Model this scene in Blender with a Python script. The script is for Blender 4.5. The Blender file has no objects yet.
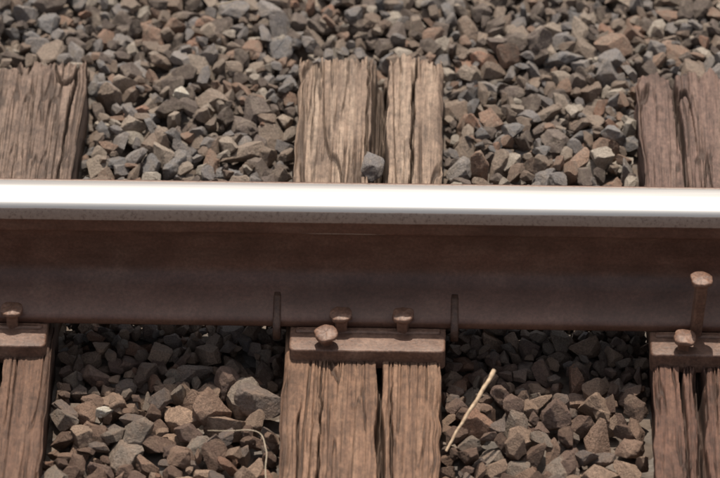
import bpy, math, random
import numpy as np
from mathutils import Vector, Matrix, noise as mnoise, Euler
random.seed(7); rng=np.random.default_rng(21)
scene=bpy.context.scene
col=scene.collection

# ---------------------------------------------------------------- helpers
def vnoise(x,y,seed=0):
    xi=np.floor(x).astype(np.int64); yi=np.floor(y).astype(np.int64)
    fx=x-xi; fy=y-yi
    fx=fx*fx*(3-2*fx); fy=fy*fy*(3-2*fy)
    def h(a,b):
        n=(a*374761393+b*668265263+seed*1442695041)&0xffffffff
        n=((n^(n>>13))*1274126177)&0xffffffff
        n=n^(n>>16)
        return (n&0xffffff)/float(0xffffff)
    return (h(xi,yi)*(1-fx)*(1-fy)+h(xi+1,yi)*fx*(1-fy)+h(xi,yi+1)*(1-fx)*fy+h(xi+1,yi+1)*fx*fy)

def mesh_obj(name,verts,faces,mat,smooth=True,parent=None):
    me=bpy.data.meshes.new(name)
    me.from_pydata([tuple(v) for v in verts],[],[tuple(f) for f in faces])
    me.update()
    if smooth:
        me.polygons.foreach_set('use_smooth',[True]*len(me.polygons))
    if mat: me.materials.append(mat)
    ob=bpy.data.objects.new(name,me); col.objects.link(ob)
    if parent: ob.parent=parent
    return ob

class NT:
    def __init__(s,name):
        s.m=bpy.data.materials.new(name); s.m.use_nodes=True
        s.t=s.m.node_tree; s.n=s.t.nodes; s.l=s.t.links
        s.b=s.n['Principled BSDF']
    def node(s,t,**k):
        n=s.n.new(t)
        for a,b in k.items(): setattr(n,a,b)
        return n
    def link(s,a,b): s.l.new(a,b)
    def coords(s,scale=(1,1,1),kind='Object',loc=(0,0,0)):
        c=s.node('ShaderNodeTexCoord'); m=s.node('ShaderNodeMapping')
        m.inputs['Scale'].default_value=scale; m.inputs['Location'].default_value=loc
        s.link(c.outputs[kind],m.inputs[0]); return m.outputs[0]
    def noise(s,vec,scale,detail=4,rough=.6):
        n=s.node('ShaderNodeTexNoise'); n.inputs['Scale'].default_value=scale
        n.inputs['Detail'].default_value=detail; n.inputs['Roughness'].default_value=rough
        s.link(vec,n.inputs['Vector']); return n.outputs['Fac']
    def ramp(s,fac,stops,interp='LINEAR'):
        r=s.node('ShaderNodeValToRGB'); e=r.color_ramp.elements; r.color_ramp.interpolation=interp
        while len(e)<len(stops): e.new(.5)
        for i,(p,c) in enumerate(stops):
            e[i].position=p
            e[i].color=(c,c,c,1) if not isinstance(c,tuple) else (*c,1)
        s.link(fac,r.inputs[0]); return r.outputs[0]
    def mix(s,fac,a,b,mode='MIX'):
        m=s.node('ShaderNodeMix',data_type='RGBA',blend_type=mode)
        for v,i in ((fac,0),(a,6),(b,7)):
            if hasattr(v,'links'): s.link(v,m.inputs[i])
            elif isinstance(v,tuple): m.inputs[i].default_value=(*v,1)
            elif i==0: m.inputs[i].default_value=v
            else: m.inputs[i].default_value=(v,v,v,1)
        return m.outputs[2]
    def math(s,op,a,b=0.0,clamp=False):
        m=s.node('ShaderNodeMath',operation=op); m.use_clamp=clamp
        for v,i in ((a,0),(b,1)):
            if hasattr(v,'links'): s.link(v,m.inputs[i])
            else: m.inputs[i].default_value=v
        return m.outputs[0]
    def bump(s,h,strength,dist,prev=None):
        b=s.node('ShaderNodeBump'); b.inputs['Strength'].default_value=strength
        b.inputs['Distance'].default_value=dist; s.link(h,b.inputs['Height'])
        if prev: s.link(prev,b.inputs['Normal'])
        return b.outputs[0]

# ---------------------------------------------------------------- materials
def S(c,k): return tuple(min(.9,v*k) for v in c)
def mat_rock(name='ballast_rock',white=False):
    t=NT(name); b=t.b
    oi=t.node('ShaderNodeObjectInfo'); g=t.node('ShaderNodeNewGeometry')
    co=t.coords(kind='Object')
    r=oi.outputs['Random']
    if white:
        base=t.ramp(t.noise(co,3),[(.3,(.55,.45,.32)),(.7,(.8,.76,.68))])
    else:
        K=1.62
        grey=t.ramp(r,[(p,S(c,K)) for p,c in [(0,(.065,.050,.041)),(.11,(.165,.128,.10)),(.24,(.130,.124,.122)),(.36,(.225,.18,.142)),(.46,(.088,.070,.061)),(.56,(.175,.160,.150)),(.67,(.135,.095,.070)),(.77,(.275,.24,.20)),(.85,(.115,.11,.11)),(.91,(.175,.112,.08)),(.975,(.22,.125,.085))]],'CONSTANT')
        K=1.32
        brown=t.ramp(r,[(p,S(c,K)) for p,c in [(0,(.09,.052,.036)),(.15,(.17,.105,.072)),(.30,(.115,.088,.074)),(.44,(.20,.135,.095)),(.57,(.105,.062,.045)),(.68,(.155,.125,.10)),(.80,(.23,.155,.108)),(.93,(.17,.092,.060))]],'CONSTANT')
        sx=t.node('ShaderNodeSeparateXYZ'); t.link(g.outputs['Position'],sx.inputs[0])
        f=t.math('ADD',t.math('MULTIPLY',sx.outputs[1],-3.0),t.math('MULTIPLY',r,.7))
        f=t.ramp(f,[(.0,.15),(.6,.92)])
        base=t.mix(f,grey,brown)
        n1=t.noise(co,1.6,3,.65)
        base=t.mix(t.ramp(n1,[(.44,0.0),(.64,.5)]),base,t.mix(f,(.29,.24,.19),(.225,.145,.10)))
    n2=t.noise(co,8,4,.75)
    base=t.mix(1.0,base,t.ramp(n2,[(.3,.5),(.7,1.38)]),'MULTIPLY')
    t.link(base,b.inputs['Base Color'])
    b.inputs['Roughness'].default_value=.66
    b.inputs['Specular IOR Level'].default_value=.45
    t.link(t.bump(n2,.8,.006),b.inputs['Normal'])
    return t.m

def mat_rust(name,dark=1.0):
    t=NT(name); b=t.b
    co=t.coords()
    a=t.noise(co,26,5,.65)
    c=t.ramp(a,[(.3,S((.10,.05,.033),dark)),(.5,S((.165,.088,.058),dark)),(.72,S((.25,.15,.105),dark))])
    sp=t.noise(co,230,3,.6)
    c=t.mix(1.0,c,t.ramp(sp,[(.3,.65),(.7,1.28)]),'MULTIPLY')
    t.link(c,b.inputs['Base Color'])
    b.inputs['Roughness'].default_value=.55
    t.link(t.bump(sp,.5,.0014),b.inputs['Normal'])
    return t.m

def mat_rail():
    t=NT('rail_steel'); b=t.b
    co=t.coords()
    at=t.node('ShaderNodeAttribute',attribute_name='wear_glint')
    w=at.outputs['Fac']
    a=t.noise(t.coords((1,1,1.6)),16,5,.62)
    rust=t.ramp(a,[(.3,(.085,.038,.024)),(.5,(.115,.054,.036)),(.72,(.155,.082,.056))])
    st=t.noise(t.coords((1.2,1,9)),3.0,3,.6)
    rust=t.mix(1.0,rust,t.ramp(st,[(.3,.72),(.7,1.25)]),'MULTIPLY')
    sp=t.noise(co,210,3,.65)
    rust=t.mix(1.0,rust,t.ramp(sp,[(.3,.75),(.7,1.22)]),'MULTIPLY')
    gauge=t.ramp(sp,[(.34,(.20,.145,.115)),(.44,(.29,.22,.18)),(.7,(.34,.265,.215))])
    edge=t.math('ADD',w,t.math('MULTIPLY',t.math('SUBTRACT',t.noise(t.coords((.35,1,1)),40,3),.5),.16))
    fg=t.ramp(edge,[(.27,0.0),(.36,1.0)])
    fp=t.ramp(edge,[(.66,0.0),(.76,1.0)])
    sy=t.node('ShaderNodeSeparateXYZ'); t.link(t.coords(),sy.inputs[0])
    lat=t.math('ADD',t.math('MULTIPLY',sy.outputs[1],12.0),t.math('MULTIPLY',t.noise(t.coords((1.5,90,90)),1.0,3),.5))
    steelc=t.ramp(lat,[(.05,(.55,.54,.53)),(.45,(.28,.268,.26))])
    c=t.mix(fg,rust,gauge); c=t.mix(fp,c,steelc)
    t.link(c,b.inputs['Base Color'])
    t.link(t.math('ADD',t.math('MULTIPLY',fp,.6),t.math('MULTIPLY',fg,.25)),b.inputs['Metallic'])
    rr=t.mix(fg,.46,.45); rr=t.mix(fp,rr,t.ramp(t.noise(t.coords((1.2,60,60)),1.0,2),[(.3,.56),(.7,.64)]))
    t.link(rr,b.inputs['Roughness'])
    hs=t.math('MULTIPLY',t.math('SUBTRACT',1.0,fp,True),sp)
    t.link(t.bump(hs,.2,.0010),b.inputs['Normal'])
    return t.m

def mat_wood(name,seed,lo,mid,hi):
    t=NT(name); b=t.b
    off=(seed*3.1,seed*1.7,seed*.3)
    n1=t.noise(t.coords((55,2.0,14),loc=off),1.0,6,.75)
    c=t.ramp(n1,[(.30,lo),(.47,mid),(.72,hi)])
    n2=t.noise(t.coords((340,14,120),loc=off),1.0,5,.75)
    c=t.mix(1.0,c,t.ramp(n2,[(.30,.25),(.44,.9),(.7,1.2)]),'MULTIPLY')
    n3=t.noise(t.coords((16,9,16),loc=off),1.0,6,.7)
    c=t.mix(t.ramp(n3,[(.50,0.0),(.62,.65)]),c,lo)
    n5=t.noise(t.coords((120,70,120),loc=off),1.0,5,.75)
    c=t.mix(1.0,c,t.ramp(n5,[(.32,.6),(.68,1.3)]),'MULTIPLY')
    g=t.node('ShaderNodeNewGeometry'); sx=t.node('ShaderNodeSeparateXYZ'); t.link(g.outputs['Position'],sx.inputs[0])
    f=t.math('ADD',t.math('MULTIPLY',sx.outputs[1],-5.0),t.math('MULTIPLY',n3,.8))
    c=t.mix(t.ramp(f,[(.1,0.0),(.8,1.0)]),c,t.mix(1.0,c,(.78,.63,.545),'MULTIPLY'))
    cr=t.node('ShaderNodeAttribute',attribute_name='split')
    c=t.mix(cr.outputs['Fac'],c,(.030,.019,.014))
    t.link(c,b.inputs['Base Color'])
    b.inputs['Roughness'].default_value=.72
    b.inputs['Specular IOR Level'].default_value=.4
    t.link(t.bump(n5,.5,.002,t.bump(n2,.6,.002)),b.inputs['Normal'])
    return t.m

def mat_simple(name,c1,c2,scale=60,rough=.7):
    t=NT(name)
    n=t.noise(t.coords(),scale,3)
    t.link(t.ramp(n,[(.3,c1),(.7,c2)]),t.b.inputs['Base Color'])
    t.b.inputs['Roughness'].default_value=rough
    t.link(t.bump(n,.5,.001),t.b.inputs['Normal'])
    return t.m

def mat_ground():
    t=NT('ground_gravel'); co=t.coords()
    v=t.node('ShaderNodeTexVoronoi'); v.inputs['Scale'].default_value=32; t.link(co,v.inputs['Vector'])
    c=t.ramp(v.outputs['Color'],[(0,(.09,.065,.05)),(.4,(.18,.14,.11)),(.7,(.15,.13,.115)),(1,(.24,.20,.165))])
    n=t.noise(co,80,4)
    c=t.mix(1.0,c,t.ramp(n,[(.3,.6),(.7,1.2)]),'MULTIPLY')
    t.link(c,t.b.inputs['Base Color']); t.b.inputs['Roughness'].default_value=.9
    h=t.math('SUBTRACT',1.0,v.outputs['Distance'])
    t.link(t.bump(h,1.0,.02),t.b.inputs['Normal'])
    return t.m

M_rock=mat_rock(); M_white=mat_rock('quartz_rock',True)
M_rail=mat_rail(); M_plate=mat_rust('rusty_plate',.82); M_spike=mat_rust('rusty_spike',.95); M_anchor=mat_rust('rusty_anchor',.55)

# ---------------------------------------------------------------- ground
g=bpy.data.meshes.new('ground')
g.from_pydata([(-400,-400,-.09),(400,-400,-.09),(400,400,-.09),(-400,400,-.09)],[],[(0,1,2,3)])
g.materials.append(mat_ground()); go=bpy.data.objects.new('ground',g); col.objects.link(go)

# ---------------------------------------------------------------- ties
TW=.226; 
def build_tie(cx,seed,cracks,mat,yend,w=TW,rough=1.0,z0=0.0):
    NU=250; ND=14; dep=.17
    ys=np.concatenate([np.linspace(-2.1,-.6,100,endpoint=False),np.linspace(-.6,yend,560)])
    NR=len(ys)
    ut=np.linspace(-1,1,NU)
    xs=np.concatenate([np.full(ND,-1.0),ut,np.full(ND,1.0)])
    zs=np.concatenate([np.linspace(-dep,-.006,ND),np.zeros(NU),np.linspace(-.006,-dep,ND)])
    X,Y=np.meshgrid(xs*w/2,ys); Z=np.tile(zs,(NR,1))
    top=np.zeros(len(xs),bool); top[ND:ND+NU]=True
    edge=np.maximum(0,(np.abs(X)-(w/2-.010))/.010)
    chip=np.clip(vnoise(Y*9+seed,np.sign(X)*3.0+seed,seed)-.35,0,1)*1.6
    Zt=-(edge**2.2)*(.003+.012*chip)
    A=X+.0025*(vnoise(Y*4,X*6+9,seed+3)-.5)+.006*(vnoise(Y*1.3,X*3,seed+30)-.5)+.0008*(vnoise(Y*60,X*40,seed+31)-.5)
    Zt+=rough*(.0010*(vnoise(A*150,Y*2,seed+1)-.5)+.0012*(vnoise(A*380,Y*7,seed+2)-.5)+.002*(vnoise(A*28,Y*2.2,seed+4)-.5)+.0012*(vnoise(A*300,Y*90,seed+12)-.5))
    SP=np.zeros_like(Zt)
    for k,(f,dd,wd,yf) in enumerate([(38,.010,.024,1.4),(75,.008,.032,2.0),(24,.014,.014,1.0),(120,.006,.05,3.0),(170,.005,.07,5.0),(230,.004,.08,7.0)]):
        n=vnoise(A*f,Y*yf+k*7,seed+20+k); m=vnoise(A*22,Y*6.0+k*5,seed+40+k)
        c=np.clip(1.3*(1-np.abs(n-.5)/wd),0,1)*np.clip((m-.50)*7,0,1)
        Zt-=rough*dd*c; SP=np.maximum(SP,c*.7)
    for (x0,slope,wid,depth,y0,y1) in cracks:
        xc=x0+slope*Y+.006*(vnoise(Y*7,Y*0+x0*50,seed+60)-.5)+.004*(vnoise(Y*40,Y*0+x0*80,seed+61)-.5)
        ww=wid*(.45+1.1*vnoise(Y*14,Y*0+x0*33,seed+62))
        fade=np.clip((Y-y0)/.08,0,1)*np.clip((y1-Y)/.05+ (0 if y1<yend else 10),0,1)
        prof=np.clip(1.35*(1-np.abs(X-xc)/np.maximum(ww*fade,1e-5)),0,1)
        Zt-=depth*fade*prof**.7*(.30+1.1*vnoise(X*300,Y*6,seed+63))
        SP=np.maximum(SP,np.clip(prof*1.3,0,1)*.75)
    rag=.025*(vnoise(X*60,X*0+seed,seed+70))+.014*vnoise(X*220,X*0,seed+71)
    endf=np.clip((Y-(yend-.06))/.06,0,1)
    Zt-=endf**2*.006
    Z=np.where(top[None,:],Zt,Z); SP=np.where(top[None,:],SP,0)
    sidn=.005*(vnoise(Y*5,Z*90,seed+80)-.5)+.003*(vnoise(Y*20,Z*300,seed+81)-.5)
    wob=.006*(vnoise(Y*6,Y*0+np.sign(X),seed+82)-.5)+.005*(vnoise(Y*30,Y*0+np.sign(X)*2,seed+83)-.5)
    X=np.where(top[None,:],X,X+sidn*np.sign(X)-.003*np.sign(X))
    X=X+wob*np.clip(np.abs(X)/(w/2),0,1)**6
    Y=Y-rag*np.clip((Y-(yend-.1))/.1,0,1)
    NC=len(xs)
    P=np.stack([X+cx,Y,Z+z0],-1)
    cap=P[-1].copy(); cap[:,2]=-dep; cap[:,1]-=.004
    V=np.concatenate([P.reshape(-1,3),cap]); R=NR+1
    i=np.arange(R-1)[:,None]*NC+np.arange(NC-1)[None,:]
    F=np.stack([i,i+1,i+1+NC,i+NC],-1).reshape(-1,4)
    me=bpy.data.meshes.new('wooden_railroad_tie')
    me.vertices.add(len(V)); me.vertices.foreach_set('co',V.astype(np.float32).ravel())
    me.loops.add(F.size); me.loops.foreach_set('vertex_index',F.astype(np.int32).ravel())
    me.polygons.add(len(F)); me.polygons.foreach_set('loop_start',np.arange(0,F.size,4,dtype=np.int32))
    me.update(calc_edges=True)
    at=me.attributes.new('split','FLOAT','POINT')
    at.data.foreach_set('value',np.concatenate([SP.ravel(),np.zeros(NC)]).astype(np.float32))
    me.polygons.foreach_set('use_smooth',np.ones(len(me.polygons),bool))
    me.materials.append(mat)
    ob=bpy.data.objects.new('wooden_railroad_tie',me); col.objects.link(ob); return ob

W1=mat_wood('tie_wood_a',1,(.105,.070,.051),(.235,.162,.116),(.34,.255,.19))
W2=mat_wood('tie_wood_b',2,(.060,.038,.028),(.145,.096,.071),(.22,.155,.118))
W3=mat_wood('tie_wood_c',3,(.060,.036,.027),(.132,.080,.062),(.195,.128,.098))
TIES=[(.008,.64),(-.546,.62),(.534,.61),(-1.09,.63),(1.07,.62)]
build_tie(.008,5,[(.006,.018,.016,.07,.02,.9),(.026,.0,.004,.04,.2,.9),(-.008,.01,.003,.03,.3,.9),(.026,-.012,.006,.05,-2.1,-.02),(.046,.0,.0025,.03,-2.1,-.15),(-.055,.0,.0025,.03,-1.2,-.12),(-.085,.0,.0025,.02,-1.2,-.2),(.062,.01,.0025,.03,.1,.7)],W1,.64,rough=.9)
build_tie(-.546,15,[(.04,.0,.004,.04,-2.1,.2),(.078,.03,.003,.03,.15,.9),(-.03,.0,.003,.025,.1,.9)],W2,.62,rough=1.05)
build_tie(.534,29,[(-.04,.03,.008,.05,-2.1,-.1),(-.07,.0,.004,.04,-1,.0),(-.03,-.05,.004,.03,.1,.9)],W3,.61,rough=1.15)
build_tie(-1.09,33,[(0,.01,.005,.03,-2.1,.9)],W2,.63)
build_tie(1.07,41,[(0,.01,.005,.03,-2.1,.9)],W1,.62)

# ---------------------------------------------------------------- rail
half=[(0,185.7,1),(8,185.6,1),(16,185.0,1),(22,184.0,1),(26.5,182.4,1),(29.5,180.2,1),(31.8,177.2,.85),(33.5,173.6,.6),(35.0,169,.5),(36.3,164.5,.5),(37.1,160,.42),(37.5,157.8,.2),(37.1,156.5,0),(37.2,150,0),(37.4,143,0),(37.3,140,.01),(36.6,138,.01),(35,136.8,0),(32,136,0),(20,133,0),(14,130,0),(11,125.5,0),(9.4,119,0),(8.8,108,0),(8.7,90,0),(9.0,72,0),(10,58,0),(12,50,0),(15.5,43.5,0),(21,38.5,0),(29,34,0),(45,26.5,0),(60,20,0),(70,15.5,0),(74.2,13.2,0),(76,11,0),(76.2,8,0),(76.2,2,0),(75,0,0)]
near=[(-a,b,w) for a,b,w in half]
far=[]
for a,b,w in half[1:]:
    if a>26 : w=0
    elif a>20: w=min(w,.6)
    far.append((a,b,w))
prof=far[::-1]+near
ZB=.020
NP=len(prof); NX=601
xsr=np.linspace(-6,6,NX)
V=[];Wt=[]
for x in xsr:
    for (a,b,w) in prof:
        V.append((x,a/1000,b/1000+ZB))
        if w==.01: w=.42*math.exp(-((x+.02)/.09)**2)  # reflected glint on the head's lower lip, painted in as lighter colour
        Wt.append(w)
F=[]
for i in range(NX-1):
    for j in range(NP):
        k=(j+1)%NP
        F.append((i*NP+j,i*NP+k,(i+1)*NP+k,(i+1)*NP+j))
F.append(tuple(range(NP))[::-1]); F.append(tuple((NX-1)*NP+j for j in range(NP)))
rail=mesh_obj('steel_rail',V,F,M_rail)
a=rail.data.attributes.new('wear_glint','FLOAT','POINT'); a.data.foreach_set('value',Wt)

# ---------------------------------------------------------------- tie plates
def slab(name,cx,cy,z0,z1,sx,sy,mat,rad=.010,bev=.003,parent=None,wav=.0006):
    """rounded-corner rolled steel slab built as a loft of outlines with a gridded, slightly uneven top"""
    def outline(inset):
        r=max(rad-inset,.0005); hx=sx/2-inset; hy=sy/2-inset; o=[]
        corners=[(hx-r,hy-r,0),(-hx+r,hy-r,90),(-hx+r,-hy+r,180),(hx-r,-hy+r,270)]
        for qi,(px,py,a0) in enumerate(corners):
            for k in range(7):
                a=math.radians(a0+k*15); o.append((px+r*math.cos(a),py+r*math.sin(a)))
            nx_,ny_,_=corners[(qi+1)%4]; a=math.radians(a0+90)
            sxp,syp=px+r*math.cos(a),py+r*math.sin(a); exp,eyp=nx_+r*math.cos(a),ny_+r*math.sin(a)
            for k in range(1,24):
                o.append((sxp+(exp-sxp)*k/24,syp+(eyp-syp)*k/24))
        return o
    lv=[(z0,0),(z1-bev,0)]+[(z1-bev+bev*math.sin(math.radians(a)),bev*(1-math.cos(math.radians(a)))) for a in (22,45,68,90)]
    m_=min(sx,sy)/2
    for q in (.25,.5,.75,.97): lv.append((z1,bev+(m_-bev)*q))
    V=[];F=[]
    for z,ins in lv:
        for (x,y) in outline(ins):
            dz=mnoise.noise(Vector((x*45+cx*31,y*45,3)))*wav if z>z0 else 0
            dd=(mnoise.noise(Vector((x*70+cx*31,y*70,z*90)))*1.2+mnoise.noise(Vector((x*200+cx*31,y*200,z*90)))*.8)*wav
            V.append((cx+x+dd,cy+y+dd,z+dz))
    n=len(V)//len(lv)
    for i in range(len(lv)-1):
        for j in range(n):
            k=(j+1)%n; F.append((i*n+j,i*n+k,(i+1)*n+k,(i+1)*n+j))
    F.append(tuple((len(lv)-1)*n+j for j in range(n)))
    return mesh_obj(name,V,F,mat,parent=parent)
def plate(cx,w=.222,y0=-.127,y1=.18):
    e=bpy.data.objects.new('tie_plate',None); col.objects.link(e)
    t=.0195
    slab('plate_base',cx,(y0+y1)/2,-.012,t,w,y1-y0,M_plate,.009,.0030,parent=e)
    for s,yy in ((-1,-.0835),(1,.0835)):
        slab('shoulder',cx,yy,t-.004,t+.0035,w-.014,.012,M_plate,.005,.003,parent=e)
    return e
PL=[.0165,-.553,.530,-1.09,1.07]
for c in PL: plate(c)

# ---------------------------------------------------------------- spikes
def spike(x,y,zhead,rot=0,toward=1,tilt=(0,0),s=.9):
    """cut spike: low flat oval head with lip reaching over the rail foot, square tapered shaft"""
    n=28
    def ring(z,ax,ay,oy,p):
        r=[]
        for k in range(n):
            t=2*math.pi*k/n+math.pi/n
            c,sn=math.cos(t),math.sin(t)
            wv=1+.09*mnoise.noise(Vector((c*1.5+x*40,sn*1.5,y*30)))
            r.append((wv*ax*math.copysign(abs(c)**p,c),oy+wv*ay*math.copysign(abs(sn)**p,sn),z))
        return r
    o=.004*toward
    prof=[(-.16,.003,.003,0,.6),(-.13,.0085,.0085,0,.45),(-.03,.0090,.0090,0,.45),(-.013,.0094,.0096,o*.3,.45),(-.009,.0120,.0125,o*.8,.58),(-.0066,.0165,.0165,o,.68),(-.0056,.0176,.0170,o,.72),(-.0015,.0174,.0168,o,.75),(-.0006,.0168,.0162,o,.78),(.0000,.0156,.0150,o,.8),(.0014,.010,.010,o,.95),(.0018,.0015,.0015,o,1)]
    V=[]
    for (z,ax,ay,oy,p) in prof: V+=ring(z*s if z>-.02 else z,ax*s,ay*s,oy*s,p)
    V=[Vector(v)+Vector(((mnoise.noise(Vector(v)*150+Vector((x*90,0,0))))*.0014,0,mnoise.noise(Vector(v)*110+Vector((x*50,3,0)))*.0024)) for v in V]
    F=[]
    for i in range(len(prof)-1):
        for j in range(n):
            k=(j+1)%n; F.append((i*n+j,i*n+k,(i+1)*n+k,(i+1)*n+j))
    F.append(tuple(range(n))[::-1]); F.append(tuple((len(prof)-1)*n+j for j in range(n)))
    ob=mesh_obj('railroad_spike',V,F,M_spike)
    ob.location=(x,y,zhead); ob.rotation_euler=(tilt[0],tilt[1],rot)
    return ob
spike(-.022,-.081,.048,.1,s=.9)
spike(.066,-.081,.049,-.15,s=.9)
spike(-.043,-.113,.042,.3,toward=-.3,tilt=(.12,-.08))
spike(-.492,-.081,.049,.0,s=.9)
spike(.488,-.085,.124,.1,tilt=(.03,.04))
spike(.467,-.113,.044,-.2,toward=-.3,tilt=(.1,.06))
spike(-.56,-.11,.044,.2)
spike(.60,-.081,.047,.1)
for c in PL:
    for dx in (-.045,.05):
        spike(c+dx,.083,.047,math.pi)

# ---------------------------------------------------------------- rail anchors
def anchor(x,th=.011):
    path=[(-.034,.0475),(-.042,.0445),(-.055,.0395),(-.072,.0335),(-.082,.027),(-.085,.018),(-.081,.006),(-.070,.000),(-.03,.002),(.03,.002),(.07,.002),(.083,.010),(.084,.024),(.076,.038)]
    pts=[Vector((0,a,b)) for a,b in path]; hw=.0045
    up=[];dn=[]
    for i,p in enumerate(pts):
        d=(pts[min(i+1,len(pts)-1)]-pts[max(i-1,0)]).normalized(); nrm=Vector((0,-d.z,d.y))
        up.append(p+nrm*hw); dn.append(p-nrm*hw)
    loop=up+dn[::-1]; n=len(loop); V=[];F=[]
    for xx,sc in ((-th/2,.7),(-th/2+.0025,1),(th/2-.0025,1),(th/2,.7)):
        for i,p in enumerate(loop):
            c=pts[i] if i<len(pts) else pts[n-1-i]
            q=c+(p-c)*sc; V.append((x+xx,q.y,q.z))
    for s in range(3):
        for i in range(n):
            k=(i+1)%n; F.append((s*n+i,s*n+k,(s+1)*n+k,(s+1)*n+i))
    m=len(pts)
    for s in (0,3):
        for i in range(m-1):
            f=(s*n+i,s*n+i+1,s*n+n-2-i,s*n+n-1-i); F.append(f if s else f[::-1])
    return mesh_obj('rail_anchor',V,F,M_anchor,smooth=True)
anchor(-.114); anchor(.140)

# ---------------------------------------------------------------- ballast stones
def rock_mesh(name,seed,sub=5):
    import bmesh
    bm=bmesh.new(); bmesh.ops.create_icosphere(bm,subdivisions=sub,radius=1.25)
    V=np.array([v.co[:] for v in bm.verts])
    r=np.random.default_rng(seed)
    n=r.integers(6,13)
    nrm=r.normal(size=(n,3)); nrm/=np.linalg.norm(nrm,axis=1)[:,None]
    for q in [(1,0,0),(-1,0,0),(0,1,0),(0,-1,0),(0,0,1),(0,0,-1)]:
        v=np.array(q)+r.normal(size=3)*.33; nrm=np.vstack([nrm,v/np.linalg.norm(v)])
    ds=r.uniform(.55,.95,size=len(nrm))
    for k in range(4):
        for a,d in zip(nrm,ds):
            e=V@a-d
            V-=np.maximum(e,0)[:,None]*a
    V*=np.array([1.0,r.uniform(.55,.95),r.uniform(.42,.82)])*1.15
    off=Vector((seed*3.7,seed*1.3,0))
    P=np.array([ .065*mnoise.noise(Vector(v)*2.4+off)+.032*mnoise.noise(Vector(v)*6+off)+.015*mnoise.noise(Vector(v)*16+off) for v in V])
    V=V*(1+P[:,None])
    for v,c in zip(bm.verts,V): v.co=c
    me=bpy.data.meshes.new(name); bm.to_mesh(me); bm.free()
    me.polygons.foreach_set('use_smooth',[True]*len(me.polygons))
    return me
NV=36
rocks=bpy.data.collections.new('ballast_stone_shapes')
for i in range(NV):
    me=rock_mesh('stone_shape_%d'%i,100+i); me.materials.append(M_rock)
    rocks.objects.link(bpy.data.objects.new('stone_shape_%02d'%i,me))

X0,X1,Y0,Y1=-1.35,1.35,-1.0,1.45; cs=.004
nx=int((X1-X0)/cs); ny=int((Y1-Y0)/cs)
H=np.full((nx,ny),-.088)
ties=[(c-TW/2,c+TW/2,e) for c,e in TIES]
def in_tie(x,y,m):
    for a,b,e in ties:
        if a-m<x<b+m and y<e+m: return True
    return False
pts=[];rots=[];scs=[];idx=[]
def place(x,y,r):
    ci=int((x-X0)/cs); cj=int((y-Y0)/cs); k=max(1,int(r/cs))
    if ci-k<0 or cj-k<0 or ci+k>=nx or cj+k>=ny: return None
    sub=H[ci-k:ci+k+1,cj-k:cj+k+1]
    gx,gy=np.mgrid[-k:k+1,-k:k+1]*cs
    d2=(gx**2+gy**2)/(r*r); m=d2<.75
    zs=.5*sub[m].mean()+.5*sub[m].max()
    c=r*.60; zc=zs+.45*c; ztop=zc+c
    lim=.002+.024*vnoise(np.array([x*9.]),np.array([y*9.]),5)[0]
    if y>.62: lim-=.004
    if -.055<y<.055: lim=.027
    elif -.135<y<.10 : lim=.013
    elif y<0: lim+=.005
    if ztop>lim: return None
    mm=d2<1
    sub[mm]=np.maximum(sub[mm],zc+c*np.sqrt(1-d2[mm])*.88)
    pts.append((x,y,zc))
    rots.append((rng.normal()*.7,rng.normal()*.7,rng.uniform(0,6.283)))
    idx.append(int(rng.integers(0,NV)))
    scs.append(tuple(r*np.array([1,1,1])*rng.uniform(.9,1.12)))
    return zc
def fill(N,rlo,rhi,cands=5):
    for _ in range(N):
        best=None
        for c in range(cands):
            x=rng.uniform(X0+.05,X1-.05); y=rng.uniform(Y0+.05,Y1-.05)
            h=H[int((x-X0)/cs),int((y-Y0)/cs)]
            if best is None or h<best[2]: best=(x,y,h)
        x,y,h=best
        r=rlo+(rhi-rlo)*rng.uniform()**1.5
        if y<-.14: r*=1.15
        elif y<.1: r*=.85
        else: r*=.90
        if in_tie(x,y,r*.72): continue
        place(x,y,r)
fill(9000,.014,.029)
fill(13000,.011,.021)
fill(18000,.008,.015,7)
fill(12000,.004,.009,10)
me=bpy.data.meshes.new('ballast_gravel'); me.from_pydata(pts,[],[])
at=me.attributes.new('rot','FLOAT_VECTOR','POINT'); at.data.foreach_set('vector',np.array(rots,dtype=np.float32).ravel())
at=me.attributes.new('scl','FLOAT_VECTOR','POINT'); at.data.foreach_set('vector',np.array(scs,dtype=np.float32).ravel())
at=me.attributes.new('pick','INT','POINT'); at.data.foreach_set('value',np.array(idx,dtype=np.int32))
bal=bpy.data.objects.new('ballast_gravel',me); col.objects.link(bal)
print('STONES',len(pts))
ng=bpy.data.node_groups.new('stone_scatter','GeometryNodeTree')
ng.interface.new_socket('Geometry',in_out='INPUT',socket_type='NodeSocketGeometry')
ng.interface.new_socket('Geometry',in_out='OUTPUT',socket_type='NodeSocketGeometry')
gi=ng.nodes.new('NodeGroupInput'); go_=ng.nodes.new('NodeGroupOutput')
iop=ng.nodes.new('GeometryNodeInstanceOnPoints'); ci=ng.nodes.new('GeometryNodeCollectionInfo')
ci.inputs['Collection'].default_value=rocks; ci.inputs['Separate Children'].default_value=True; ci.inputs['Reset Children'].default_value=True
def na(nm,dt):
    n=ng.nodes.new('GeometryNodeInputNamedAttribute'); n.data_type=dt; n.inputs['Name'].default_value=nm
    return [o for o in n.outputs if o.enabled and o.name=='Attribute'][0]
L=ng.links.new
L(gi.outputs[0],iop.inputs['Points']); L(ci.outputs[0],iop.inputs['Instance'])
iop.inputs['Pick Instance'].default_value=True
L(na('pick','INT'),iop.inputs['Instance Index']); L(na('rot','FLOAT_VECTOR'),iop.inputs['Rotation']); L(na('scl','FLOAT_VECTOR'),iop.inputs['Scale'])
L(iop.outputs[0],go_.inputs[0])
md=bal.modifiers.new('scatter','NODES'); md.node_group=ng

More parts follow.
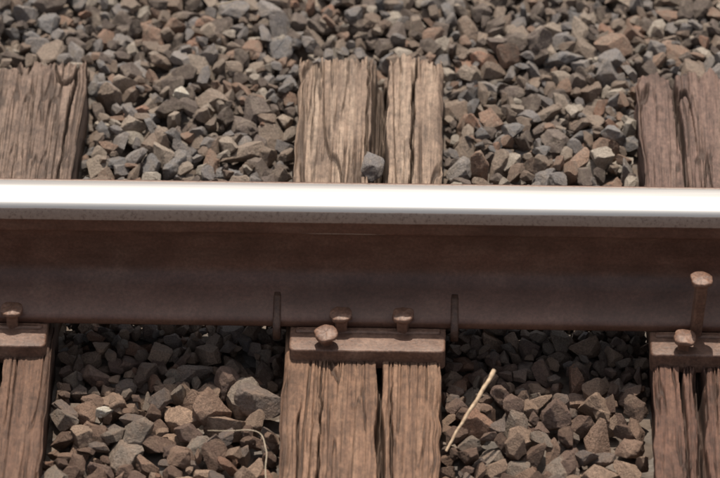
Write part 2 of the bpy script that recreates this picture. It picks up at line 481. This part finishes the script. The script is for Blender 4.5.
def hmap(x,y): return float(H[int((x-X0)/cs),int((y-Y0)/cs)])
def stone(name,x,y,z,s,rot,mat,k):
    m=rock_mesh(name,k,4); m.materials.append(mat)
    o=bpy.data.objects.new(name,m); col.objects.link(o); o.location=(x,y,z); o.scale=s; o.rotation_euler=rot; return o
stone('quartz_pebble',-.288,.58,hmap(-.288,.58)+.006,(.014,.011,.012),(.2,.1,.3),M_white,301)
stone('quartz_pebble',.405,.34,hmap(.40,.34)+.006,(.010,.009,.010),(.2,.1,.9),M_white,302)
stone('quartz_pebble',-.358,-.185,hmap(-.358,-.185)+.004,(.014,.010,.010),(.5,.4,.5),M_white,305)
stone('ballast_stone',.018,.335,.002,(.017,.036,.018),(.15,.3,-.15),M_rock,306)

# ---------------------------------------------------------------- twigs / straw
def tube(name,ctrl,r0,r1,mat,n=8,steps=40,wob=.001):
    P=[Vector(c) for c in ctrl]; pts_=[]
    segs=len(P)-1
    for i in range(steps+1):
        t=i/steps*segs; k=min(int(t),segs-1); f=t-k
        p0=P[max(k-1,0)];p1=P[k];p2=P[k+1];p3=P[min(k+2,segs)]
        q=.5*((2*p1)+(p2-p0)*f+(2*p0-5*p1+4*p2-p3)*f*f+(3*p1-p0-3*p2+p3)*f**3)
        q+=Vector((mnoise.noise(q*40),mnoise.noise(q*40+Vector((9,0,0))),mnoise.noise(q*40+Vector((0,9,0)))))*wob
        pts_.append(q)
    V=[];F=[]
    for i,p in enumerate(pts_):
        d=(pts_[min(i+1,steps)]-pts_[max(i-1,0)]).normalized()
        a=d.cross(Vector((0,0,1)));
        if a.length<.01: a=Vector((1,0,0))
        a.normalize(); b=d.cross(a)
        r=r0+(r1-r0)*i/steps; r*=1+.25*mnoise.noise(p*120)
        for j in range(n):
            t=2*math.pi*j/n; V.append(p+(a*math.cos(t)+b*math.sin(t))*r)
    for i in range(steps):
        for j in range(n):
            k=(j+1)%n; F.append((i*n+j,i*n+k,(i+1)*n+k,(i+1)*n+j))
    F.append(tuple(range(n))); F.append(tuple(steps*n+j for j in range(n))[::-1])
    return mesh_obj(name,V,F,mat)
M_twig=mat_simple('dry_twig_bark',(.24,.16,.10),(.52,.39,.26),120)
M_straw=mat_simple('dry_straw',(.30,.24,.165),(.45,.37,.28),90)
tube('dry_twig',[(.130,-.340,.018),(.150,-.298,.030),(.174,-.252,.040),(.196,-.205,.052)],.0018,.0036,M_twig,wob=.0016)
tube('dry_straw',[(-.20,-.31,.022),(-.165,-.322,.034),(-.130,-.325,.034),(-.118,-.36,.03),(-.117,-.45,.012)],.0006,.0009,M_straw,wob=.002)
tube('dry_straw',[(-.24,.73,.018),(-.05,.765,.028),(.10,.78,.03),(.20,.83,.02)],.0008,.0007,M_straw,wob=.003)

# ---------------------------------------------------------------- light
w=bpy.data.worlds.new('World'); scene.world=w; w.use_nodes=True
nt=w.node_tree; sky=nt.nodes.new('ShaderNodeTexSky'); sky.sky_type='NISHITA'; sky.sun_disc=False
EL=math.radians(69.5); AZ=math.radians(-6)
sky.sun_elevation=EL; sky.sun_rotation=AZ; sky.dust_density=4.0
hs=nt.nodes.new('ShaderNodeHueSaturation'); hs.inputs['Saturation'].default_value=.35
nt.links.new(sky.outputs[0],hs.inputs['Color'])
nt.links.new(hs.outputs[0],nt.nodes['Background'].inputs[0]); nt.nodes['Background'].inputs[1].default_value=.13
sd=bpy.data.lights.new('sun','SUN'); sd.energy=4.7; sd.angle=math.radians(.5); sd.color=(1,.91,.79)
so=bpy.data.objects.new('sun',sd); col.objects.link(so)
d=Vector((math.sin(AZ)*math.cos(EL),math.cos(AZ)*math.cos(EL),math.sin(EL)))
so.rotation_euler=d.to_track_quat('Z','Y').to_euler(); so.location=d*5

# ---------------------------------------------------------------- camera
cd=bpy.data.cameras.new('camera'); cam=bpy.data.objects.new('camera',cd); col.objects.link(cam)
cd.sensor_width=36; cd.lens=217; cd.clip_end=1500; cd.clip_start=.1
p=math.radians(38); yaw=math.radians(1.25); D=6.4
fwd=Vector((-math.sin(yaw)*math.cos(p),math.cos(yaw)*math.cos(p),-math.sin(p)))
tgt=Vector((0,.156,0))
cam.location=tgt-fwd*D; cam.rotation_euler=fwd.to_track_quat('-Z','Y').to_euler()
cd.dof.use_dof=True; cd.dof.focus_distance=D-.08; cd.dof.aperture_fstop=5.0
scene.camera=cam
scene.view_settings.view_transform='Standard'; scene.view_settings.look='None'; scene.view_settings.exposure=0
